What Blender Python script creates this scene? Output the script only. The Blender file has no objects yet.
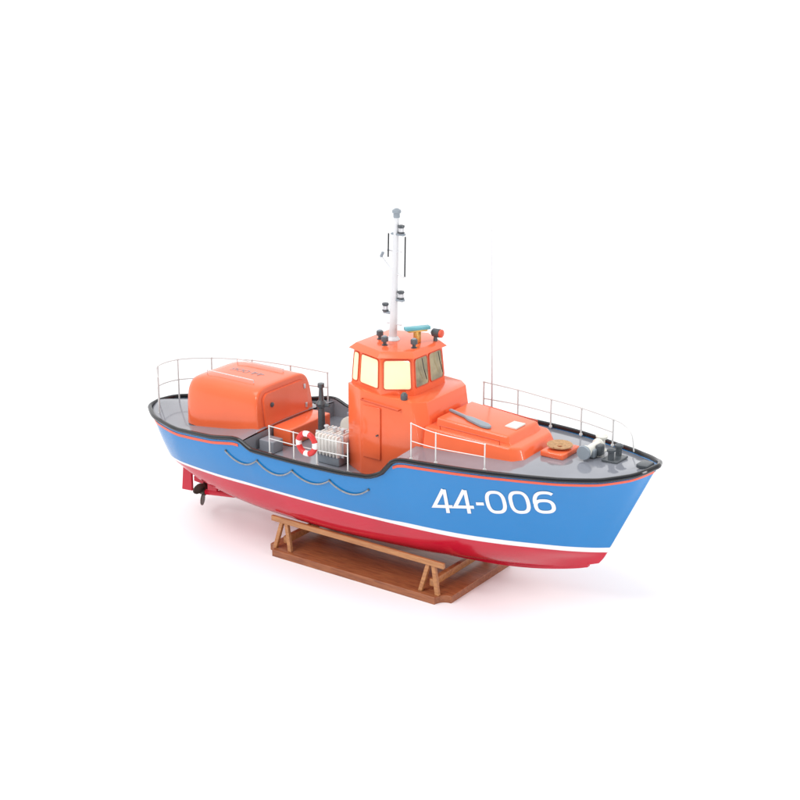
import bpy, bmesh, math, random
import numpy as np
from mathutils import Vector, Matrix
from mathutils.bvhtree import BVHTree
random.seed(4)
scene=bpy.context.scene
col=scene.collection

# ------------------------------------------------------------ materials
def mat(name,color,rough=.35,metal=0.,coat=0.,var=.06,scale=6.,bump=0.,spec=.5):
    m=bpy.data.materials.new(name); m.use_nodes=True
    nt=m.node_tree; b=nt.nodes['Principled BSDF']
    tc=nt.nodes.new('ShaderNodeTexCoord')
    n=nt.nodes.new('ShaderNodeTexNoise'); n.inputs['Scale'].default_value=scale; n.inputs['Detail'].default_value=6
    nt.links.new(tc.outputs['Object'],n.inputs['Vector'])
    r=nt.nodes.new('ShaderNodeValToRGB')
    c=color
    r.color_ramp.elements[0].position=.3; r.color_ramp.elements[1].position=.7
    r.color_ramp.elements[0].color=(c[0]*(1-var),c[1]*(1-var),c[2]*(1-var),1)
    r.color_ramp.elements[1].color=(min(1,c[0]*(1+var)),min(1,c[1]*(1+var)),min(1,c[2]*(1+var)),1)
    nt.links.new(n.outputs['Fac'],r.inputs['Fac']); nt.links.new(r.outputs['Color'],b.inputs['Base Color'])
    n2=nt.nodes.new('ShaderNodeTexNoise'); n2.inputs['Scale'].default_value=scale*5; n2.inputs['Detail'].default_value=4
    nt.links.new(tc.outputs['Object'],n2.inputs['Vector'])
    mr=nt.nodes.new('ShaderNodeMapRange'); mr.inputs['To Min'].default_value=max(0.02,rough-.06); mr.inputs['To Max'].default_value=rough+.08
    nt.links.new(n2.outputs['Fac'],mr.inputs['Value']); nt.links.new(mr.outputs['Result'],b.inputs['Roughness'])
    b.inputs['Metallic'].default_value=metal
    b.inputs['Coat Weight'].default_value=coat
    b.inputs['Coat Roughness'].default_value=.04
    b.inputs['Specular IOR Level'].default_value=spec
    if bump>0:
        bp=nt.nodes.new('ShaderNodeBump'); bp.inputs['Strength'].default_value=bump; bp.inputs['Distance'].default_value=.02
        nt.links.new(n2.outputs['Fac'],bp.inputs['Height']); nt.links.new(bp.outputs['Normal'],b.inputs['Normal'])
    return m
def wood(name,c1,c2,scale=3.,stretch=(1,8,8)):
    m=bpy.data.materials.new(name); m.use_nodes=True
    nt=m.node_tree; b=nt.nodes['Principled BSDF']
    tc=nt.nodes.new('ShaderNodeTexCoord'); mp=nt.nodes.new('ShaderNodeMapping'); mp.inputs['Scale'].default_value=stretch
    nt.links.new(tc.outputs['Object'],mp.inputs['Vector'])
    n=nt.nodes.new('ShaderNodeTexNoise'); n.inputs['Scale'].default_value=scale; n.inputs['Detail'].default_value=8; n.inputs['Distortion'].default_value=.6
    nt.links.new(mp.outputs['Vector'],n.inputs['Vector'])
    r=nt.nodes.new('ShaderNodeValToRGB'); r.color_ramp.elements[0].position=.3; r.color_ramp.elements[1].position=.7
    r.color_ramp.elements[0].color=(*c1,1); r.color_ramp.elements[1].color=(*c2,1)
    nt.links.new(n.outputs['Fac'],r.inputs['Fac']); nt.links.new(r.outputs['Color'],b.inputs['Base Color'])
    b.inputs['Roughness'].default_value=.35
    bp=nt.nodes.new('ShaderNodeBump'); bp.inputs['Strength'].default_value=.15; bp.inputs['Distance'].default_value=.01
    nt.links.new(n.outputs['Fac'],bp.inputs['Height']); nt.links.new(bp.outputs['Normal'],b.inputs['Normal'])
    return m
M=dict(
 blue=mat('blue_paint',(.0003,.185,.49),.07,var=.02,scale=1.2,spec=.5,coat=.15),
 white=mat('white_paint',(.8,.8,.8),.3,var=.02),
 rail=mat('off_white_rail',(.68,.68,.67),.3,var=.03),
 mast=mat('white_grey_mast',(.66,.67,.69),.3,var=.03),
 red=mat('red_antifouling',(.54,.007,.03),.12,var=.05,scale=1.5),
 orange=mat('orange_paint',(.86,.150,.055),.16,var=.025,scale=2.),
 orange2=mat('orange_recess',(.60,.080,.026),.35,var=.03,scale=2.),
 black=mat('black_rubber',(.008,.009,.012),.16,var=.1),
 deck=mat('grey_deck',(.23,.24,.275),.08,var=.08,scale=2.,spec=.8),
 bulw=mat('grey_bulwark',(.24,.25,.28),.35,var=.04),
 dark=mat('dark_grey_metal',(.07,.08,.09),.28,var=.15),
 grey=mat('mid_grey_paint',(.26,.30,.34),.35,var=.06),
 steel=mat('steel',(.60,.60,.62),.3,metal=.5,var=.04),
 cream=mat('cream_plastic',(.72,.71,.65),.4,var=.05),
 raft=mat('off_white_canvas',(.78,.77,.73),.5,var=.05,scale=10,bump=.2),
 pane=mat('yellow_glass_painted_backlight',(.97,.88,.52),.06,var=.08,scale=1.5),  # opaque yellow pane; light passing through the cabin is painted into its colour
 panedark=mat('yellow_grey_glass_painted_dim',(.30,.28,.16),.05,var=.5,scale=3.),  # opaque tinted pane; the dim cabin interior is painted into its colour
 stripe=mat('red_line_paint',(.74,.10,.045),.3,var=.04),
 cyan=mat('teal_plate',(.12,.40,.46),.3,var=.1),
 brass=mat('brass',(.7,.42,.12),.3,metal=.7,var=.1),
 bronze=mat('dark_bronze',(.06,.045,.035),.35,metal=.5,var=.2),
 rope=mat('tan_rope',(.5,.3,.15),.7,var=.2,scale=20,bump=.5),
 rope2=mat('grey_rope',(.30,.30,.30),.7,var=.2,scale=20,bump=.4),
 wood=wood('reddish_brown_wood',(.21,.062,.025),(.36,.125,.048)),
 wood2=wood('golden_brown_wood',(.34,.13,.048),(.52,.24,.092)),
 buoy=mat('buoy_red',(.62,.03,.03),.4),
)
# ------------------------------------------------------------ helpers
def addmesh(name,bm,mats,parent=None,smooth=True,loc=None,angle=35):
    me=bpy.data.meshes.new(name); bm.normal_update(); bm.to_mesh(me); bm.free()
    o=bpy.data.objects.new(name,me); col.objects.link(o)
    for m in (mats if isinstance(mats,(list,tuple)) else [mats]): me.materials.append(m)
    if smooth:
        for p in me.polygons: p.use_smooth=True
        try: me.set_sharp_from_angle(angle=math.radians(angle))
        except Exception: pass
    if parent: o.parent=parent
    if loc is not None: o.location=loc
    return o
def tube_bm(bm,pts,r,n=8,closed=False,cap=True):
    pts=[Vector(p) for p in pts]; N=len(pts)
    rs=r if isinstance(r,(list,tuple)) else [r]*N
    rings=[]; prev=None
    for i,p in enumerate(pts):
        if closed: t=pts[(i+1)%N]-pts[i-1]
        else: t=pts[min(i+1,N-1)]-pts[max(i-1,0)]
        t.normalize()
        if prev is None:
            a=Vector((0,0,1)) if abs(t.z)<.9 else Vector((1,0,0))
            nn=t.cross(a).normalized()
        else:
            nn=(prev-t*prev.dot(t)).normalized()
        prev=nn; bb=t.cross(nn)
        rings.append([bm.verts.new(p+(nn*math.cos(2*math.pi*k/n)+bb*math.sin(2*math.pi*k/n))*rs[i]) for k in range(n)])
    for i in range(N if closed else N-1):
        A=rings[i];B=rings[(i+1)%N]
        for k in range(n): bm.faces.new((A[k],A[(k+1)%n],B[(k+1)%n],B[k]))
    if cap and not closed:
        bm.faces.new(rings[0][::-1]); bm.faces.new(rings[-1])
def tubes(name,paths,r,m,parent,n=8,closed=False):
    o=None
    for p in paths:
        bm=bmesh.new(); tube_bm(bm,p,r,n,closed)
        bmesh.ops.recalc_face_normals(bm,faces=bm.faces)
        o=addmesh(name,bm,m,parent)
    return o
def rbox_bm(bm,c,d,bev=.02,seg=3,rot=None,toponly=False,taper=1.):
    r=bmesh.ops.create_cube(bm,size=1.)
    vs=r['verts']
    for v in vs:
        k=taper if v.co.z>0 else 1.
        v.co=Vector((v.co.x*d[0]*k,v.co.y*d[1]*k,v.co.z*d[2]))
    es=set()
    for v in vs:
        for e in v.link_edges: es.add(e)
    if toponly: es={e for e in es if not all(v.co.z<0 for v in e.verts)}
    allv=set(vs)
    if bev>0:
        res=bmesh.ops.bevel(bm,geom=list(es),offset=bev,segments=seg,profile=.5,affect='EDGES')
        fs=set(res['faces'])
        allv=set(v for v in vs if v.is_valid)|set(v for v in res['verts'])
        for f in list(fs):
            for v in f.verts: allv.add(v)
    Mx=Matrix.Translation(Vector(c))
    if rot is not None: Mx=Mx@rot
    bmesh.ops.transform(bm,matrix=Mx,verts=list(allv))
def rbox(name,c,d,m,parent,bev=.02,seg=3,rot=None,toponly=False,taper=1.):
    bm=bmesh.new(); rbox_bm(bm,c,d,bev,seg,rot,toponly,taper)
    return addmesh(name,bm,m,parent)
def lathe_bm(bm,prof,c,axis='Z',n=20,rot=None):
    rings=[]
    for (r,h) in prof:
        rings.append([bm.verts.new((r*math.cos(2*math.pi*k/n),r*math.sin(2*math.pi*k/n),h)) for k in range(n)])
    fs=[]
    for a,b in zip(rings[:-1],rings[1:]):
        for k in range(n): fs.append(bm.faces.new((a[k],a[(k+1)%n],b[(k+1)%n],b[k])))
    fs.append(bm.faces.new(rings[0][::-1])); fs.append(bm.faces.new(rings[-1]))
    R=rot if rot is not None else Matrix.Identity(4)
    if axis=='X': R=Matrix.Rotation(math.pi/2,4,'Y')
    if axis=='Y': R=Matrix.Rotation(-math.pi/2,4,'X')
    bmesh.ops.transform(bm,matrix=Matrix.Translation(Vector(c))@R,verts=[v for q in rings for v in q])
def lathe(name,prof,c,m,parent,axis='Z',n=20,rot=None):
    bm=bmesh.new(); lathe_bm(bm,prof,c,axis,n,rot); bmesh.ops.recalc_face_normals(bm,faces=bm.faces)
    return addmesh(name,bm,m,parent)
def empty(name,loc,label,cat):
    e=bpy.data.objects.new(name,None); col.objects.link(e); e.location=loc; e.empty_display_size=.3
    e['label']=label; e['category']=cat
    return e
def prism(name,outB,outT,zB,zT,m,parent,bev=.015,seg=2,toponly=False):
    bm=bmesh.new(); n=len(outB)
    zb=zB if isinstance(zB,list) else [zB]*n; zt=zT if isinstance(zT,list) else [zT]*n
    B=[bm.verts.new((x,y,zb[i])) for i,(x,y) in enumerate(outB)]
    T_=[bm.verts.new((x,y,zt[i])) for i,(x,y) in enumerate(outT)]
    for i in range(n): bm.faces.new((B[i],B[(i+1)%n],T_[(i+1)%n],T_[i]))
    bot=bm.faces.new(B[::-1]); bm.faces.new(T_)
    bmesh.ops.recalc_face_normals(bm,faces=bm.faces)
    es=list(bm.edges)
    if toponly: es=[e for e in es if e not in set(bot.edges)]
    if bev>0: bmesh.ops.bevel(bm,geom=es,offset=bev,segments=seg,profile=.5,affect='EDGES')
    return addmesh(name,bm,m,parent)

boat=empty('model_boat',(0,0,0),'blue and orange lifeboat model with white number, resting on wooden cradle','model boat')
stand=empty('display_stand',(0,0,0),'reddish brown wooden stand with two cradles under the boat','display stand')

# ------------------------------------------------------------ hull
sx=[-5.5,-5.42,-5.24,-4.87,-4.4,-4.0,-3,-2,-.5,1,2,2.9,3.8,4.4,4.85,5.0]
sy=[0,.3,.5,.78,.98,1.1,1.3,1.4,1.46,1.44,1.36,1.22,.96,.70,.33,.02]
wx=[-4.95,-4.9,-4.8,-4.6,-4.3,-3.9,-3,-2,-.5,1,1.9,2.6,3.2,3.65,4.0,4.2]
wy=[0,.3,.48,.68,.85,.97,1.13,1.22,1.27,1.15,.97,.76,.53,.33,.15,.02]
wz=[1.13,1.13,1.13,1.15,1.18,1.2,1.24,1.28,1.3,1.27,1.23,1.21,1.2,1.19,1.19,1.19]
bx=[-4.6,-4.55,-4.5,-4.3,-4.0,-3.6,-2.8,-1.9,-.5,1,1.8,2.5,3.0,3.42,3.8,4.14]
by=[0,.2,.35,.5,.62,.72,.82,.90,.93,.80,.64,.46,.31,.18,.08,.018]
bz=[1.0,1,.99,.95,.88,.8,.74,.72,.72,.74,.77,.82,.88,.94,1.0,1.07]
kx=[-4.45,-4.4,-4.35,-4.1,-3.8,-3.4,-2.6,-1.7,-.4,1,1.7,2.3,2.8,3.25,3.68,4.06]
ky=[0]+[.03]*14+[.015]
kz=[.93,.92,.9,.8,.66,.52,.45,.42,.4,.42,.46,.52,.60,.70,.82,.96]
zsx=[-5.7,-4,-3,-2.45,-2.28,-2.02,-1,0,.55,.80,1.02,1.2,2,3,3.8,4.4,4.8,5.1]
zsz=[1.91,1.94,2.06,2.17,2.17,2.05,2.06,2.09,2.14,2.25,2.52,2.56,2.59,2.63,2.65,2.69,2.76,2.88]
_sm=np.linspace(-5.7,5.1,600); _v=np.interp(_sm,zsx,zsz); _k=np.hanning(11); _k/=_k.sum()
_v2=np.convolve(np.pad(_v,5,mode='edge'),_k,'valid')
def ZS(x): return float(np.interp(x,_sm,_v2))
def cr(P,t):
    P=np.asarray(P); n=len(P); i=min(int(t),n-2); u=t-i
    p1,p2=P[i],P[i+1]; p0=P[i-1] if i>0 else 2*p1-p2; p3=P[i+2] if i+2<n else 2*p2-p1
    return .5*((2*p1)+(-p0+p2)*u+(2*p0-5*p1+4*p2-p3)*u*u+(-p0+3*p1-3*p2+p3)*u**3)
L=[np.array(list(zip(sx,sy,[0]*16))),np.array(list(zip(wx,wy,wz))),np.array(list(zip(bx,by,bz))),np.array(list(zip(kx,ky,kz)))]
def station(t):
    q=[cr(l,t) for l in L]; q[0]=np.array([q[0][0],max(0,q[0][1]),ZS(q[0][0])])
    return np.array(q)
def HP(t,v):
    q=station(t)
    k=np.interp(q[0][0],[-5,-2,1,3,4.5,5],[.03,.05,.02,-.05,-.05,0])
    if v<=1:
        p=q[0]*(1-v)+q[1]*v
        return p+np.array([0,k*4*v*(1-v),0])
    top_=q[0]*.1+q[1]*.9+np.array([0,k*.36,0])
    dd=top_-q[1]; ln=np.linalg.norm(dd)
    q0=q[1]+dd/ln*np.linalg.norm(q[1]-q[2])
    return cr(np.array([q0,q[1],q[2],q[3]]),v)
SUB=14; NT=15*SUB
ts=[i/SUB for i in range(NT+1)]
vs_=[0,.08,.16,.25,.37,.5,.63,.76,.88,.945,.97,1.02,1.05,1.15,1.3,1.5,1.75,2.,2.3,2.6,2.85,3.]
bm=bmesh.new()
def mi(j):
    v=vs_[j+1]
    return 0 if v<=.946 else (1 if v<=1.021 else 2)
for sgn in (1,-1):
    g=[[bm.verts.new((p[0],sgn*max(p[1],0),p[2])) for p in (HP(t,v) for v in vs_)] for t in ts]
    for i in range(NT):
        for j in range(len(vs_)-1):
            f=bm.faces.new((g[i][j],g[i+1][j],g[i+1][j+1],g[i][j+1])); f.material_index=mi(j)
    if sgn==1: gp=g
    else:
        for j in range(len(vs_)-1):
            f=bm.faces.new((gp[-1][j],gp[-1][j+1],g[-1][j+1],g[-1][j])); f.material_index=mi(j)
        for i in range(1,NT):
            f=bm.faces.new((gp[i][-1],gp[i+1][-1],g[i+1][-1],g[i][-1])); f.material_index=2
bmesh.ops.remove_doubles(bm,verts=bm.verts,dist=.0005)
bmesh.ops.recalc_face_normals(bm,faces=bm.faces)
bvh=BVHTree.FromBMesh(bm)
hull=addmesh('hull',bm,[M['blue'],M['white'],M['red']],boat,angle=50)
def side(x,z,off=.006,s=-1):
    h=bvh.ray_cast(Vector((x,s*4,z)),Vector((0,-s,0)))
    if h[0] is None: return Vector((x,0,z))
    n=h[1]
    if n.y*s<0: n=-n
    return h[0]+n*off
bm=bmesh.new()
pts=[(p[0],p[2]) for p in (HP(t,3.) for t in ts if 4.5<=t<=14.5)]
ringp=None
for (x,z) in pts:
    rr=[bm.verts.new((x,s*.035,z+dz)) for s,dz in ((-1,.06),(1,.06),(1,-.04),(-1,-.04))]
    if ringp:
        for k in range(4): bm.faces.new((ringp[k],ringp[(k+1)%4],rr[(k+1)%4],rr[k]))
    else: bm.faces.new(rr[::-1])
    ringp=rr
bm.faces.new(ringp)
bmesh.ops.recalc_face_normals(bm,faces=bm.faces)
addmesh('keel',bm,M['red'],boat)
path=[]
for t in ts:
    p=HP(t,0); path.append((p[0],p[1]+.008,p[2]-.015))
full=[(a,b,c) for a,b,c in path]+[(a,-b,c) for a,b,c in path[::-1]]
cl=[full[0]]
for p in full[1:]:
    if (Vector(p)-Vector(cl[-1])).length>.01: cl.append(p)
if (Vector(cl[0])-Vector(cl[-1])).length<.03: cl.pop()
tubes('rubbing_strake',[cl],.041,M['black'],boat,n=10,closed=True)
for s in (1,-1):
  for lo,hi in ((-5.6,-2.25),(.98,5.0)):
    bm=bmesh.new(); prev=None
    for t in ts:
        p=HP(t,0)
        if not(lo<=p[0]<=hi): continue
        H=abs(HP(t,0)[2]-HP(t,1)[2])
        o=[]
        for dz in (.095,.145):
            q=HP(t,dz/H); q2=HP(min(t+.05,15),dz/H); q1=HP(max(t-.05,0),dz/H)
            tx,ty=q2[0]-q1[0],q2[1]-q1[1]; l=math.hypot(tx,ty) or 1
            nx,ny=-ty/l,tx/l
            if ny<0 and t>1: nx,ny=-nx,-ny
            o.append(bm.verts.new((q[0]+nx*.008,s*(q[1]+ny*.008),q[2])))
        if prev: bm.faces.new((prev[0],o[0],o[1],prev[1]))
        prev=o
    bmesh.ops.recalc_face_normals(bm,faces=bm.faces)
    addmesh('painted_line',bm,M['stripe'],boat)
# decks
WELL0,WELL1,WZ=-2.3,1.0,1.84
def DZ(x,y,w):
    base=ZS(x)-.05
    if x>=WELL1: base=max(ZS(x),2.55)-.05
    return base+.06*(1-(y/max(w,.05))**2)
tt=np.linspace(0,15,301)
P0=[HP(t,0) for t in tt]
Xs=np.array([p[0] for p in P0]); Ys=np.array([p[1] for p in P0]); od=np.argsort(Xs); Xs=Xs[od]; Ys=Ys[od]
def width(x,z=None):
    w0=float(np.interp(x,Xs,Ys))
    if z is None: return w0
    h=bvh.ray_cast(Vector((x,4,z)),Vector((0,-1,0)))
    return min(w0,h[0].y) if h[0] is not None else w0
def deck(name,x0,x1,well=False):
    xs=np.concatenate([[x0],[x for x in Xs if x0+.01<x<x1-.01],[x1]])
    bm=bmesh.new(); prev=None; K=12
    for x in xs:
        w=max(.001,(width(x,WZ)-.02) if well else (width(x)-.03))
        row=[]
        for k in range(K+1):
            y=-w+2*w*k/K
            z=WZ if well else DZ(x,y,w)
            row.append(bm.verts.new((x,y,z)))
        if prev:
            for k in range(K): bm.faces.new((prev[k],row[k],row[k+1],prev[k+1]))
        prev=row
    bmesh.ops.recalc_face_normals(bm,faces=bm.faces)
    for f in bm.faces:
        if f.normal.z<0: f.normal_flip()
    return addmesh(name,bm,M['deck'],boat,angle=60)
deck('aft_deck',-5.47,WELL0); deck('well_deck',WELL0,WELL1,True); deck('fore_deck',WELL1,4.97)
for s in (1,-1):
    bm=bmesh.new(); prev=None
    for t in ts:
        p=HP(t,0)
        if p[0]<WELL0-.1 or p[0]>WELL1+.1: continue
        wb=width(p[0],WZ)-.045
        o=[bm.verts.new((p[0],s*wb,WZ-.01)),bm.verts.new((p[0],s*(p[1]-.045),p[2]))]
        if prev: bm.faces.new((prev[0],o[0],o[1],prev[1]))
        prev=o
    bmesh.ops.recalc_face_normals(bm,faces=bm.faces)
    addmesh('bulwark',bm,M['bulw'],boat)
for x,zt in ((WELL0,2.17),(WELL1,2.54)):
    bm=bmesh.new(); w=width(x)-.03; wb=width(x,WZ)-.03
    bm.faces.new([bm.verts.new(c) for c in ((x,-wb,WZ-.01),(x,wb,WZ-.01),(x,w,zt-.07),(x,0,zt-.01),(x,-w,zt-.07))])
    addmesh('bulkhead',bm,M['bulw'],boat)
# ------------------------------------------------------------ numbers, drawn as painted strokes
def arc(cx,cy,rx,ry,a0,a1,n=22,e=1.):
    o=[]
    for i in range(n+1):
        a=math.radians(a0+(a1-a0)*i/n); c,s=math.cos(a),math.sin(a)
        o.append((cx+rx*math.copysign(abs(c)**e,c),cy+ry*math.copysign(abs(s)**e,s)))
    return o
T=.064
def g4(): return [([(.48,1.),(.05,.27),(.72,.27)],False,0),([(.52,1.),(.52,0.)],False,1)]
def g0(): return [(arc(.35,.5,.35-T,.5-T,0,360,48,.74)[:-1],True,0)]
def g6(): return [(arc(.35,.32,.35-T,.32-T,0,360,44,.78)[:-1],True,0),(arc(.44,.40,.44-T,.60-T,52,178,22,.80),False,1)]
def gd(): return [([(.03,.42),(.30,.42)],False,0)]
SEQ=[(g4,.76),(g4,.79),(gd,.38),(g0,.80),(g0,.80),(g6,.70)]
def ribbon(bm,pts,closed,fn,layer,t=T):
    P=[Vector(p) for p in pts]
    Q=[]
    for i in range(len(P) if closed else len(P)-1):
        a,b=P[i],P[(i+1)%len(P)]; k=max(1,int((b-a).length/.08))
        for j in range(k): Q.append(a.lerp(b,j/k))
    if not closed: Q.append(P[-1])
    N=len(Q); prev=None; first=None
    for i,p in enumerate(Q):
        a=Q[i-1] if (closed or i>0) else p; b=Q[(i+1)%N] if (closed or i<N-1) else p
        d1=(p-a).normalized() if (p-a).length>0 else (b-p).normalized(); d2=(b-p).normalized() if (b-p).length>0 else d1
        n1=Vector((-d1.y,d1.x)); n2=Vector((-d2.y,d2.x)); m=(n1+n2).normalized(); k=min(2.2,1/max(.3,m.dot(n1)))
        o=[bm.verts.new(fn(p.x+m.x*t*k*s,p.y+m.y*t*k*s,layer)) for s in (1,-1)]
        if prev: bm.faces.new((prev[0],prev[1],o[1],o[0]))
        else: first=o
        prev=o
    if closed: bm.faces.new((prev[0],prev[1],first[1],first[0]))
tot=sum(w for _,w in SEQ)
def number(name,fn,m,parent,t=T):
    bm=bmesh.new(); x0=0
    for gf,w in SEQ:
        for pts,c,l in gf(): ribbon(bm,[(x+x0,y) for x,y in pts],c,fn,l,t)
        x0+=w
    return addmesh(name,bm,m,parent,smooth=False)
def hf(s):
    def fn(x,y,l):
        u=x/tot
        if s>0: u=1-u
        return side(1.63+u*2.0,1.65+.29*u+.45*y,.006+.003*l,s)
    return fn
number('hull_number',hf(-1),M['white'],boat); number('hull_number',hf(1),M['white'],boat)
# ------------------------------------------------------------ engine casing (aft)
st=[(-4.12,.0),(-4.12,.80),(-4.10,.86),(-4.05,.92),(-3.96,.96),(-3.80,.99),(-3.5,1.),(-3.0,1.),(-2.5,1.),(-2.39,1.),(-2.36,.992),(-2.345,.975),(-2.34,.95),(-2.34,.0)]
bm=bmesh.new(); prev=None; n=56; z0=1.94; HW,HH=.80,.92
for x,sc in st:
    row=[]
    for k in range(n+1):
        a=math.pi*k/n
        c,s_=math.cos(a),math.sin(a)
        y=HW*math.copysign(abs(c)**.29,c); z=HH*s_**.27
        y*=(1-.08*(z/HH)**2)
        yy=y*(1-(1-sc)*.8); zz=z*sc
        if sc==0: yy,zz=0,.4
        xx=x-(.10*zz/HH*max(0,(x+3.2)/.9) if x>-3.2 else 0)
        row.append(bm.verts.new((xx,yy,z0+zz)))
    if prev:
        for k in range(n): bm.faces.new((prev[k],row[k],row[k+1],prev[k+1]))
    prev=row
bmesh.ops.remove_doubles(bm,verts=bm.verts,dist=.0005)
bmesh.ops.recalc_face_normals(bm,faces=bm.faces)
cb=BVHTree.FromBMesh(bm)
ec=addmesh('engine_casing',bm,M['orange'],boat,angle=40)
def fx(z): return -2.34-.0956*(z-z0)/HH
def rrect(cy,cz,w,h,r):
    o=[]
    for sy_,sz_,a in ((1,1,0),(-1,1,90),(-1,-1,180),(1,-1,270)):
        for k in range(6):
            an=math.radians(a+18*k); z=cz+sz_*(h/2-r)+r*math.sin(an); o.append((fx(z)+.004,cy+sy_*(w/2-r)+r*math.cos(an),z))
    return o
pp=rrect(0,2.40,1.22,.70,.14)
bm=bmesh.new(); bm.faces.new([bm.verts.new(p) for p in pp]); bmesh.ops.recalc_face_normals(bm,faces=bm.faces)
r_=bmesh.ops.extrude_face_region(bm,geom=list(bm.faces)); bmesh.ops.translate(bm,vec=(.04,0,0),verts=[v for v in r_['geom'] if isinstance(v,bmesh.types.BMVert)])
bmesh.ops.recalc_face_normals(bm,faces=bm.faces); bmesh.ops.bevel(bm,geom=list(bm.edges),offset=.010,segments=2,affect='EDGES')
cp_=addmesh('hatch_panel',bm,M['orange'],ec)
tubes('panel_seam',[pp],.013,M['orange2'],cp_,n=6,closed=True)
lathe('round_vent',[(.045,0),(.045,.02),(.025,.03)],(fx(2.52)+.04,-.40,2.52),M['dark'],ec,axis='X',n=16)
for k in (-.15,.2): rbox('hinge',(fx(2.42+k)+.045,.54,2.42+k),(.03,.05,.09),M['steel'],cp_,bev=.006)
def top(x,y,off):
    h=cb.ray_cast(Vector((x,y,5)),Vector((0,0,-1))); return h[0]+Vector((0,0,off)) if h[0] is not None else Vector((x,y,2.9))
for y in (-.42,.42):
    zt=top(-3.3,y,0).z
    tubes('grab_rail',[[(-3.85,y,zt-.06),(-3.85,y,zt+.05),(-2.75,y,zt+.05),(-2.75,y,zt-.02)]],.010,M['rail'],ec)
number('casing_number',lambda x,y,l: top(-2.9-.75*x/tot,.10-.14*y,.006+.003*l),M['grey'],ec,T*.7)
rbox('step_box',(-2.08,.1,2.0),(.40,1.16,.32),M['orange'],boat,bev=.025)
rbox('side_locker',(-2.06,-.80,1.95),(.32,.28,.22),M['bulw'],boat,bev=.02)
# ------------------------------------------------------------ wheelhouse
wh=prism('wheelhouse',[(-.52,-.58),(-.1,-.8),(1.22,-.74),(1.32,-.6),(1.32,.6),(1.22,.74),(-.1,.8),(-.52,.58)],
   [(-.52,-.58),(-.1,-.8),(.90,-.76),(1.10,-.58),(1.10,.58),(.90,.76),(-.1,.8),(-.52,.58)],WZ,[3.32,3.32,3.27,3.27,3.27,3.27,3.32,3.32],M['orange'],boat,bev=.012)
cabB=[(-.47,-.56),(.3,-.78),(.76,-.46),(.76,.46),(.3,.78),(-.47,.56)]
cabT=[(-.43,-.52),(.28,-.74),(.70,-.43),(.70,.43),(.28,.74),(-.43,.52)]
cab=prism('wheelhouse_cabin',cabB,cabT,3.26,3.93,M['orange'],wh,bev=.008)
roofO=[(-.52,-.56),(.26,-.81),(.78,-.48),(.78,.48),(.26,.81),(-.52,.56)]
roofI=[(-.42,-.47),(.24,-.70),(.68,-.41),(.68,.41),(.24,.70),(-.42,.47)]
prism('roof',roofO,roofI,3.93,4.02,M['orange'],wh,bev=.008)
def wall_pane(i,f0,f1,h0,h1,m,name='window'):
    n=6
    a0=Vector((*cabB[i],3.26)); b0=Vector((*cabB[(i+1)%n],3.26)); a1=Vector((*cabT[i],3.93)); b1=Vector((*cabT[(i+1)%n],3.93))
    h0=(h0*.63+.04)/.67; h1=(h1*.63+.04)/.67
    def P(u,v): return (a0*(1-u)+b0*u)*(1-v)+(a1*(1-u)+b1*u)*v
    nrm=(b0-a0).cross(a1-a0).normalized()
    cen=P(.5,.5)
    if nrm.dot(Vector((cen.x-.1,cen.y,0)))<0: nrm=-nrm
    W=(P(f1,.5)-P(f0,.5)).length; Hh=(P(.5,h1)-P(.5,h0)).length; r=.05
    ru=r/W; rv=r/Hh; out=[]
    for cx_,cy_,a in ((1-ru,1-rv,0),(ru,1-rv,90),(ru,rv,180),(1-ru,rv,270)):
        for k in range(5):
            an=math.radians(a+22.5*k)
            out.append((cx_+ru*math.cos(an),cy_+rv*math.sin(an)))
    bm=bmesh.new()
    pts=[P(f0+(f1-f0)*u,h0+(h1-h0)*v) for u,v in out]
    bm.faces.new([bm.verts.new(p+nrm*.008) for p in pts])
    bmesh.ops.recalc_face_normals(bm,faces=bm.faces)
    pn=addmesh(name,bm,m,cab,smooth=False)
    tubes('window_frame',[[p+nrm*.006 for p in pts]],.012,M['orange2'],pn,n=6,closed=True)
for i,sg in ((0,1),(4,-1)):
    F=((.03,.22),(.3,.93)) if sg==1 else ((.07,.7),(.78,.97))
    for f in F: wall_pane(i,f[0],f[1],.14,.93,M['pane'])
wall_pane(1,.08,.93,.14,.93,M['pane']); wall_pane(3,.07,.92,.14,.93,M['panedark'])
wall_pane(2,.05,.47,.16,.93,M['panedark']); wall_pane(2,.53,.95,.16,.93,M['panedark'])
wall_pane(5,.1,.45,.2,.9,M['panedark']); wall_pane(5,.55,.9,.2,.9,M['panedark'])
dr=rbox('door',(.13,-.803,2.62),(.36,.03,.92),M['orange'],wh,bev=.012)
lathe('handle',[(.015,0),(.015,.05)],(.27,-.865,2.6),M['dark'],dr,axis='Y',n=10)
lathe('side_lamp',[(.05,0),(.06,.04),(.06,.1),(.03,.14)],(.72,-.70,3.26),M['dark'],wh)
tubes('handrail',[[(-.05,-.80,3.18),(-.05,-.86,3.18),(.7,-.84,3.12),(.7,-.76,3.12)]],.014,M['orange2'],wh)
for y in (-.24,.24): tubes('wiper',[[(.757,y,3.88),(.785,y+.02,3.7),(.79,y+.1,3.5)]],.007,M['black'],cab,n=6)
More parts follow.
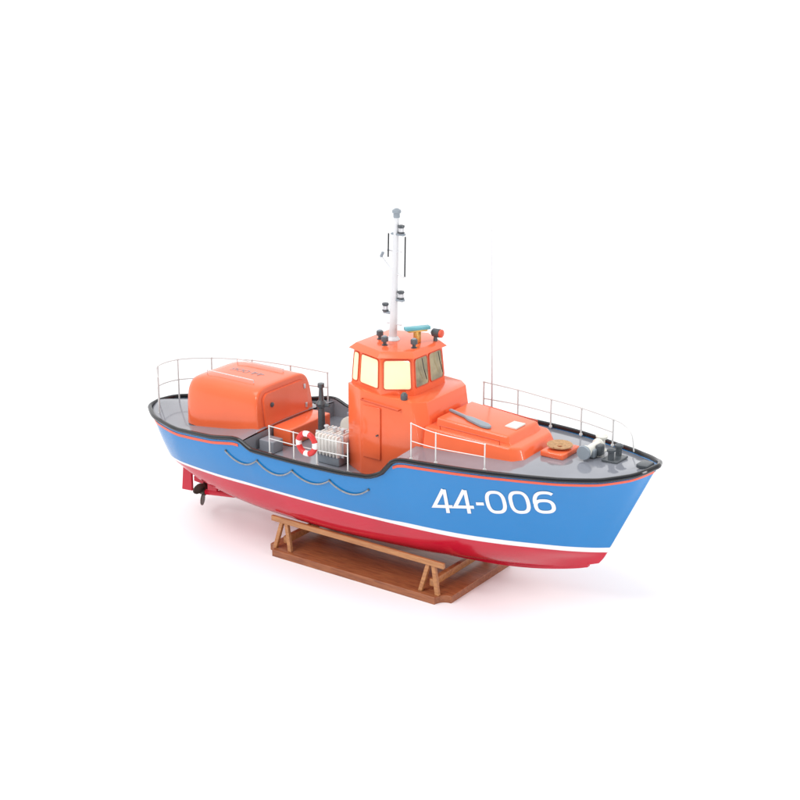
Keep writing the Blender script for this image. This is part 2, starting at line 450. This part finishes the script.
# ------------------------------------------------------------ roof gear
bm=bmesh.new(); tube_bm(bm,[(0,0,3.98),(.03,0,4.9),(.075,0,6.12)],[.072,.06,.044],14)
mast=addmesh('mast',bm,M['mast'],boat)
lathe('mast_foot',[(.12,0),(.12,.03),(.08,.08)],(0,0,4.0),M['mast'],mast)
lathe('masthead_lamp',[(.055,0),(.055,.07),(.075,.08),(.075,.12),(.03,.15)],(.077,0,6.12),M['grey'],mast)
def lamp(x,y,z):
    o=lathe('navigation_lamp',[(.05,0),(.06,.02),(.045,.03),(.045,.1),(.06,.11),(.055,.14),(.02,.15)],(x,y,z),M['dark'],mast,n=14)
    lathe('lamp_lens',[(.047,.035),(.049,.06),(.047,.095)],(x,y,z),M['steel'],o,n=14)
    rbox('lamp_bracket',((x+.03)*.55,y*.5,z-.015),(abs(x)+.08,.08,.035),M['grey'],o,bev=.006)
lamp(.17,.0,5.86); lamp(.15,.02,4.74); lamp(-.14,-.02,4.50)
tubes('yard_arm',[[(-.24,-.0,5.42),(.0,.0,5.2),(.2,.03,5.12)]],.02,M['mast'],mast)
tubes('yard_brace',[[(-.24,0,5.42),(-.2,0,5.5)]],.026,M['grey'],mast)
tubes('black_aerial',[[(.20,.06,5.12),(.21,.06,5.80)],[(-.06,-.05,5.45),(-.05,-.05,5.85)]],.013,M['black'],mast)
tubes('mast_step',[[(-.12,0,z),(.17,0,z)] for z in (4.3,5.55)],.014,M['mast'],mast)
rp=rbox('radar_post',(.44,.08,4.12),(.09,.11,.2),M['brass'],boat,bev=.012)
R35=Matrix.Rotation(math.radians(-35),4,'Z')
rbox('radar_scanner',(.44,.08,4.275),(.12,.44,.055),M['cyan'],rp,bev=.008,seg=2,rot=R35)
rbox('radar_cap',(.44,.08,4.232),(.10,.34,.028),M['brass'],rp,bev=.006,rot=R35)
sl=lathe('searchlight_post',[(.04,0),(.03,.1)],(.62,.36,4.0),M['dark'],boat)
sb=lathe('searchlight',[(.03,-.1),(.07,-.06),(.075,.07),(.06,.08)],(.64,.36,4.16),M['dark'],sl,axis='X',n=16)
lathe('red_lens',[(.07,.0),(.07,.03),(.04,.05)],(.72,.36,4.16),M['stripe'],sl,axis='X',n=16)
for (x,y) in ((.08,-.35),(-.2,-.1),(.57,-.2)):
    rl=lathe('roof_lamp',[(.05,0),(.05,.02),(.03,.03),(.03,.07),(.06,.08),(.06,.15),(.03,.17)],(x,y,4.01),M['dark'],boat,n=14)
    lathe('lamp_lens',[(.045,.155),(.035,.172),(.01,.18)],(x,y,4.01),M['grey'],rl,n=14)
# ------------------------------------------------------------ coach roof: low trunk with flat-topped raised box
coach=prism('coach_roof',[(1.12,-.76),(2.80,-.66),(2.95,-.5),(2.95,.5),(2.80,.66),(1.12,.76)],
  [(1.12,-.70),(2.70,-.60),(2.84,-.46),(2.84,.46),(2.70,.60),(1.12,.70)],2.53,[2.90,2.82,2.80,2.80,2.82,2.90],M['orange'],boat,bev=.04,seg=5,toponly=True)
rb=prism('raised_box',[(1.25,-.58),(2.66,-.50),(2.66,.50),(1.25,.58)],[(1.25,-.53),(2.58,-.46),(2.58,.46),(1.25,.53)],2.78,[3.03,2.95,2.95,3.03],M['orange'],coach,bev=.035,seg=5,toponly=True)
def rbz(x): return 3.03-.08*(x-1.25)/1.35
rbox('hatch',(2.42,.02,rbz(2.42)+.01),(.22,.30,.03),M['cream'],rb,bev=.008,seg=2)
for s in (-1,1): tubes('grab_rail',[[(1.4,s*.63,2.86),(1.4,s*.66,2.95),(2.5,s*.60,2.90),(2.5,s*.58,2.82)]],.009,M['orange2'],coach)
Rz=Matrix.Rotation(math.radians(-15),4,'Z')
pd=[(-.5,-.03),(-.12,-.03),(0,-.07),(.35,-.09),(.45,-.05),(.48,0),(.45,.05),(.35,.09),(0,.07),(-.12,.03),(-.5,.03)]
bm=bmesh.new()
f=bm.faces.new([bm.verts.new(Matrix.Translation((1.74,-.27,3.01))@Rz@Vector((x,y,-.055*x))) for x,y in pd])
r_=bmesh.ops.extrude_face_region(bm,geom=[f]); bmesh.ops.translate(bm,vec=(0,0,.035),verts=[v for v in r_['geom'] if isinstance(v,bmesh.types.BMVert)])
bmesh.ops.recalc_face_normals(bm,faces=bm.faces); bmesh.ops.bevel(bm,geom=list(bm.edges),offset=.008,segments=2,affect='EDGES')
addmesh('paddle',bm,M['grey'],rb)
# fore deck gear
pad=rbox('deck_hatch',(3.24,.06,2.69),(.42,.56,.1),M['orange'],boat,bev=.025)
cpth=[]
for k in range(140):
    a=k*.35; r=.05+.0011*k
    cpth.append((3.24+r*math.cos(a),.06+r*math.sin(a),2.755+.0003*k))
tubes('rope_coil',[cpth],.018,M['rope'],boat,n=6)
wl=rbox('windlass',(3.74,.2,2.74),(.2,.22,.14),M['grey'],boat,bev=.02)
lathe('windlass_drum',[(.1,-.22),(.1,-.19),(.07,-.17),(.07,.17),(.1,.19),(.1,.22)],(3.74,.2,2.8),M['cream'],wl,axis='Y')
lathe('windlass_end',[(.11,-.04),(.12,0),(.08,.03),(.03,.05)],(3.74,-.06,2.8),M['grey'],wl,axis='Y')
rbox('windlass_brake',(3.86,.25,2.78),(.10,.14,.18),M['dark'],wl,bev=.02)
lathe('ventilator',[(.09,0),(.06,.03),(.055,.18),(.09,.2),(.1,.24),(.06,.28)],(3.70,.60,2.64),M['cream'],boat)
bl=rbox('bitts',(4.14,.22,2.7),(.28,.38,.04),M['dark'],boat,bev=.01)
for y in (.09,.35): lathe('bollard',[(.05,0),(.05,.14),(.07,.15),(.07,.18),(.04,.2)],(4.14,y,2.71),M['dark'],bl)
rbox('fairlead',(4.78,.0,2.8),(.2,.24,.07),M['dark'],boat,bev=.02)
# ------------------------------------------------------------ well deck gear
cap=lathe('towing_post',[(.14,0),(.14,.05),(.07,.1),(.06,.75),(.09,.78),(.1,.84),(.05,.9),(.035,1.12),(.06,1.13),(.06,1.2)],(-1.4,-.2,WZ),M['dark'],boat)
tubes('post_arm',[[(-1.55,-.2,WZ+.82),(-1.22,-.2,WZ+.82)]],.03,M['dark'],cap)
wd=lathe('winch_drum',[(.2,-.24),(.2,-.21),(.12,-.20),(.12,.20),(.2,.21),(.2,.24)],(-.82,.08,2.32),M['cream'],boat,axis='Y',n=28)
rbox('winch_base',(-.82,.08,1.98),(.34,.5,.28),M['grey'],wd,bev=.02)
bm=bmesh.new()
raft=rbox('liferaft_pack',(-.80,-.60,2.2),(.54,.46,.34),M['raft'],boat,bev=.06,seg=4)
for k in range(7): rbox('raft_rib',(-1.02+.073*k,-.60,2.2),(.035,.50,.38),M['raft'],raft,bev=.016,seg=3)
for y in (-.74,-.46): rbox('raft_strap',(-.80,y,2.2),(.60,.03,.405),M['steel'],raft,bev=.01,seg=2)
rbox('canister_cradle',(-.80,-.60,1.93),(.46,.40,.17),M['grey'],raft,bev=.015)
for k in range(3): lathe('valve',[(.03,0),(.03,.05),(.045,.055),(.045,.075),(.02,.09)],(-.98+.18*k,-.60,2.39),M['steel'],raft,n=12)
rbox('deck_locker',(-1.05,.85,2.05),(.9,.4,.42),M['grey'],boat,bev=.03)
# ------------------------------------------------------------ rails
def edge(x,s,inset=.09): return s*(width(x)-inset)
def rail(name,posts,levels,r=.012,post_r=.0155,m='rail',tail=None):
    def smooth(pts):
        A=np.array([list(p) for p in pts]); return [Vector(cr(A,i/6)) for i in range((len(pts)-1)*6+1)]
    ro=None
    for li,l in enumerate(levels):
        P=[Vector((x,y,z+hh*l)) for x,y,z,hh in posts]
        if tail and li==0: P+=[Vector(q) for q in tail]
        b=bmesh.new(); tube_bm(b,smooth(P),r,6)
        if ro is None: ro=addmesh(name,b,M[m],boat)
        else: addmesh('rail_wire',b,M[m],ro)
    for x,y,z,hh in posts:
        b=bmesh.new(); tube_bm(b,[(x,y,z-.03),(x,y,z+hh)],post_r,8); lathe_bm(b,[(.03,0),(.026,.025)],(x,y,z-.01),n=10)
        bmesh.ops.create_uvsphere(b,u_segments=8,v_segments=6,radius=post_r*1.45,matrix=Matrix.Translation((x,y,z+hh)))
        addmesh('stanchion',b,M[m],ro)
rail('guard_rail',[(.98,edge(.98,1),2.50,.60),(1.7,edge(1.7,1),ZS(1.7),.52),(2.4,edge(2.4,1),ZS(2.4),.48),(3.05,edge(3.05,1),ZS(3.05),.46),(3.75,edge(3.75,1),ZS(3.75),.44)],(1.,.5),
  tail=[(4.0,edge(4.0,1),3.06),(4.16,edge(4.16,1,.08),2.95),(4.22,edge(4.22,1,.07),2.68)])
rail('guard_rail',[(1.3,edge(1.3,-1),ZS(1.3),.6),(1.75,edge(1.75,-1),ZS(1.75),.5),(2.6,edge(2.6,-1),ZS(2.6),.42)],(1.,.5),r=.007,post_r=.011)
rail('guard_rail',[(-2.4,edge(-2.4,1),2.10,.58),(-3.2,edge(-3.2,1),2.0,.7),(-4.0,edge(-4.0,1),1.93,.78),(-4.75,.7,1.9,.8),(-5.25,.3,1.88,.8),(-5.3,-.2,1.88,.78),(-5.0,-.52,1.88,.7)],(1.,.5))
rail('guard_rail',[(x,edge(x,-1,.03),ZS(x),.5) for x in (-1.6,-1.05,-.55,.1)],(1.,.55),r=.008,post_r=.012)
rail('guard_rail',[(x,edge(x,1,.03),ZS(x),.5) for x in (-1.8,-1.1,-.4,.3)],(1.,.55),r=.010,post_r=.013)
bm=bmesh.new(); tube_bm(bm,[(1.24,1.2,2.6),(1.24,1.2,2.9),(1.2,1.16,5.85)],[.022,.015,.011],6)
addmesh('whip_aerial',bm,M['steel'],boat)
# lifebuoy
R,rr=.175,.05; bm=bmesh.new(); n=48; c=Vector((-.74,-1.45,2.43))
rings=[]
for i in range(n):
    a=2*math.pi*i/n; ring=[]
    for k in range(12):
        b=2*math.pi*k/12
        ring.append(bm.verts.new(c+Vector(((R+rr*math.cos(b))*math.cos(a),rr*math.sin(b),(R+rr*math.cos(b))*math.sin(a)))))
    rings.append(ring)
for i in range(n):
    for k in range(12):
        f=bm.faces.new((rings[i][k],rings[i][(k+1)%12],rings[(i+1)%n][(k+1)%12],rings[(i+1)%n][k]))
        f.material_index=0 if ((i+2)%12)<4 else 1
bmesh.ops.recalc_face_normals(bm,faces=bm.faces)
addmesh('lifebuoy',bm,[M['white'],M['buoy']],boat)
# grab rope swags
ax_=[-2.65,-1.88,-1.08,-.28,.5]
for s in (-1,1):
    P=[]
    for j,(a,b) in enumerate(zip(ax_[:-1],ax_[1:])):
        sag=(.15,.165,.14,.16)[j]
        for k in range(12):
            u=k/12; x=a+(b-a)*u; z=1.87-sag*4*u*(1-u)
            P.append(side(x,z,.022,s))
    P.append(side(.5,1.87,.022,s))
    gl=tubes('grab_rope',[P],.013,M['rope2'],boat,n=6)
    for x in ax_:
        q=side(x,1.87,.0,s); lathe('rope_eye',[(.022,-.01),(.022,.02),(.012,.03)],q,M['dark'],gl,n=8,rot=Matrix.Rotation(s*-math.pi/2,4,'X'))
# ------------------------------------------------------------ running gear
def plate(name,pts,y,th_,m,parent,lean=0):
    bm=bmesh.new()
    A=[bm.verts.new((x,y-th_/2+lean*(z-.55),z)) for x,z in pts]; B=[bm.verts.new((x,y+th_/2+lean*(z-.55),z)) for x,z in pts]
    bm.faces.new(A); bm.faces.new(B[::-1])
    for i in range(len(pts)): bm.faces.new((A[i],B[i],B[(i+1)%len(pts)],A[(i+1)%len(pts)]))
    bmesh.ops.recalc_face_normals(bm,faces=bm.faces)
    bmesh.ops.bevel(bm,geom=list(bm.edges),offset=.008,segments=2,affect='EDGES')
    return addmesh(name,bm,m,parent,smooth=False)
for s in (-1,1):
    y=s*.45
    plate('rudder',[(-4.56,.44),(-4.30,.46),(-4.30,.98),(-4.50,.98)],y,.05,M['red'],boat)
    sh=tubes('propeller_shaft',[[(-3.96,y,.51),(-3.3,y,.60),(-2.3,y*.9,.78)]],.055,M['red'],boat)
    plate('shaft_bracket',[(-3.92,.51),(-3.68,.53),(-3.60,.95),(-3.82,.95)],y,.05,M['red'],sh,lean=s*.25)
    plate('shaft_fin',[(-3.6,.55),(-2.2,.68),(-2.2,.90),(-3.3,.86)],y*.97,.04,M['red'],sh)
    bm=bmesh.new()
    lathe_bm(bm,[(.035,-.11),(.065,-.04),(.065,.06),(.035,.08)],(-4.04,y,.50),axis='X',n=14)
    for k in range(3):
        a=2*math.pi*k/3+.9; Rm=Matrix.Translation((-4.04,y,.50))@Matrix.Rotation(a,4,'X')
        f=[]; n=16
        for q in range(n):
            an=2*math.pi*q/n; py=.112*math.cos(an); pz=.15+.115*math.sin(an)
            f.append((py*.45,py,pz))
        tp=[bm.verts.new(Rm@Vector((p[0]+.012,p[1],p[2]))) for p in f]; bot=[bm.verts.new(Rm@Vector((p[0]-.012,p[1],p[2]))) for p in f]
        bm.faces.new(tp); bm.faces.new(bot[::-1])
        for q in range(n): bm.faces.new((tp[q],bot[q],bot[(q+1)%n],tp[(q+1)%n]))
    bmesh.ops.recalc_face_normals(bm,faces=bm.faces)
    addmesh('propeller',bm,M['bronze'],boat)
plate('skeg',[(-4.66,.44),(-3.3,.33),(-2.9,.44),(-3.5,.62),(-4.66,.54)],0,.06,M['red'],boat)
# ------------------------------------------------------------ stand
bx0,bx1,bw=-2.02,1.84,1.14
def notch(x0,x1,w,c=.2):
    P=[]
    for cx_,cy_,a0 in ((x1,-w,180),(x1,w,270),(x0,w,360),(x0,-w,90)):
        for k in range(9):
            a=math.radians(a0-90*k/8)
            P.append((cx_+c*math.cos(a),cy_+c*math.sin(a)))
    return P
def board(name,out,z0,z1,m,parent,bev=.012):
    bm=bmesh.new()
    f=bm.faces.new([bm.verts.new((x,y,z0)) for x,y in out])
    r=bmesh.ops.extrude_face_region(bm,geom=[f])
    bmesh.ops.translate(bm,vec=(0,0,z1-z0),verts=[v for v in r['geom'] if isinstance(v,bmesh.types.BMVert)])
    bmesh.ops.recalc_face_normals(bm,faces=bm.faces)
    te=[e for e in bm.edges if all(abs(v.co.z-z1)<1e-5 for v in e.verts)]
    bmesh.ops.bevel(bm,geom=te,offset=bev,segments=3,profile=.5,affect='EDGES')
    return addmesh(name,bm,m,parent,smooth=True,angle=30)
board('base_board',notch(bx0,bx1,bw),.0,.13,M['wood'],stand,bev=.02)
for x0 in (-1.66,1.46):
    cr2=rbox('cradle',(x0,0,.285),(.09,1.92,.13),M['wood2'],stand,bev=.01)
    for s in (-1,1):
        for dx in (-.17,.17):
            bm=bmesh.new()
            a=Vector((x0+dx*.25,s*.965,.66)); b=Vector((x0+dx,s*1.03,.13))
            w_=.035
            vsx=[]
            for p in (a,b):
                vsx.append([bm.verts.new(p+Vector((ex*w_*1.1,ey*w_,0))) for ex,ey in ((-1,-1),(1,-1),(1,1),(-1,1))])
            for k in range(4): bm.faces.new((vsx[0][k],vsx[0][(k+1)%4],vsx[1][(k+1)%4],vsx[1][k]))
            bm.faces.new(vsx[0][::-1]); bm.faces.new(vsx[1])
            bmesh.ops.recalc_face_normals(bm,faces=bm.faces)
            bmesh.ops.bevel(bm,geom=list(bm.edges),offset=.007,segments=1,affect='EDGES')
            addmesh('leg',bm,M['wood2'],cr2,smooth=False)
for y in (-.985,.985):
    rbox('side_rail',(-.1,y,.66),(3.66,.06,.10),M['wood2'],stand,bev=.012)
# ------------------------------------------------------------ floor, world, light
bm=bmesh.new(); bmesh.ops.create_grid(bm,x_segments=1,y_segments=1,size=400)
fl=addmesh('floor',bm,mat('white_floor',(.925,.922,.938),.4,var=.004,scale=.2),None,smooth=False)
fl['kind']='structure'
w=bpy.data.worlds.new('World'); scene.world=w; w.use_nodes=True
nt=w.node_tree; bg=nt.nodes['Background']
tc=nt.nodes.new('ShaderNodeTexCoord'); dp=nt.nodes.new('ShaderNodeVectorMath'); dp.operation='DOT_PRODUCT'
dp.inputs[1].default_value=(-.5,.86,.1)
nt.links.new(tc.outputs['Generated'],dp.inputs[0])
mr=nt.nodes.new('ShaderNodeMapRange'); mr.interpolation_type='SMOOTHSTEP'
mr.inputs['From Min'].default_value=-.8; mr.inputs['From Max'].default_value=.35
mr.inputs['To Min'].default_value=.32; mr.inputs['To Max'].default_value=1.3
nt.links.new(dp.outputs['Value'],mr.inputs['Value'])
bg.inputs[0].default_value=(1,1,1,1); nt.links.new(mr.outputs['Result'],bg.inputs[1])
sl_=bpy.data.lights.new('added_soft_sun','SUN'); sl_.energy=1.15; sl_.angle=math.radians(40)  # added wide-angle sun, lifts the whole floor to white
so=bpy.data.objects.new('added_soft_sun',sl_); col.objects.link(so); so.rotation_euler=Vector((.25,.5,-1)).to_track_quat('-Z','Y').to_euler()
def area(loc,tgt,sx_,sy_,power):  # added area lights: extra floor brightness and highlights on the hull
    l=bpy.data.lights.new('added_area_light','AREA'); l.shape='RECTANGLE'; l.energy=power; l.size=sx_; l.size_y=sy_
    o=bpy.data.objects.new('added_area_light',l); col.objects.link(o); o.location=loc
    o.rotation_euler=(Vector(tgt)-Vector(loc)).to_track_quat('-Z','Y').to_euler()
area((-3,-12,10),(0,0,2),5,2,600)
area((14,-2,8),(1,0,2),3,4,500)
area((11,-13,3.2),(4,-.5,2),1.2,3.5,260)
scene.view_settings.view_transform='Standard'; scene.view_settings.look='None'; scene.view_settings.exposure=0
cd=bpy.data.cameras.new('camera'); cam=bpy.data.objects.new('camera',cd); col.objects.link(cam)
th,ph=.613,.319
cam.location=(15.002,-21.122,11.504)
d=Vector((-math.sin(th)*math.cos(ph),math.cos(th)*math.cos(ph),-math.sin(ph)))
cam.rotation_euler=d.to_track_quat('-Z','Y').to_euler()
cd.lens=71.92; cd.sensor_width=36; cd.clip_end=2000
scene.camera=cam
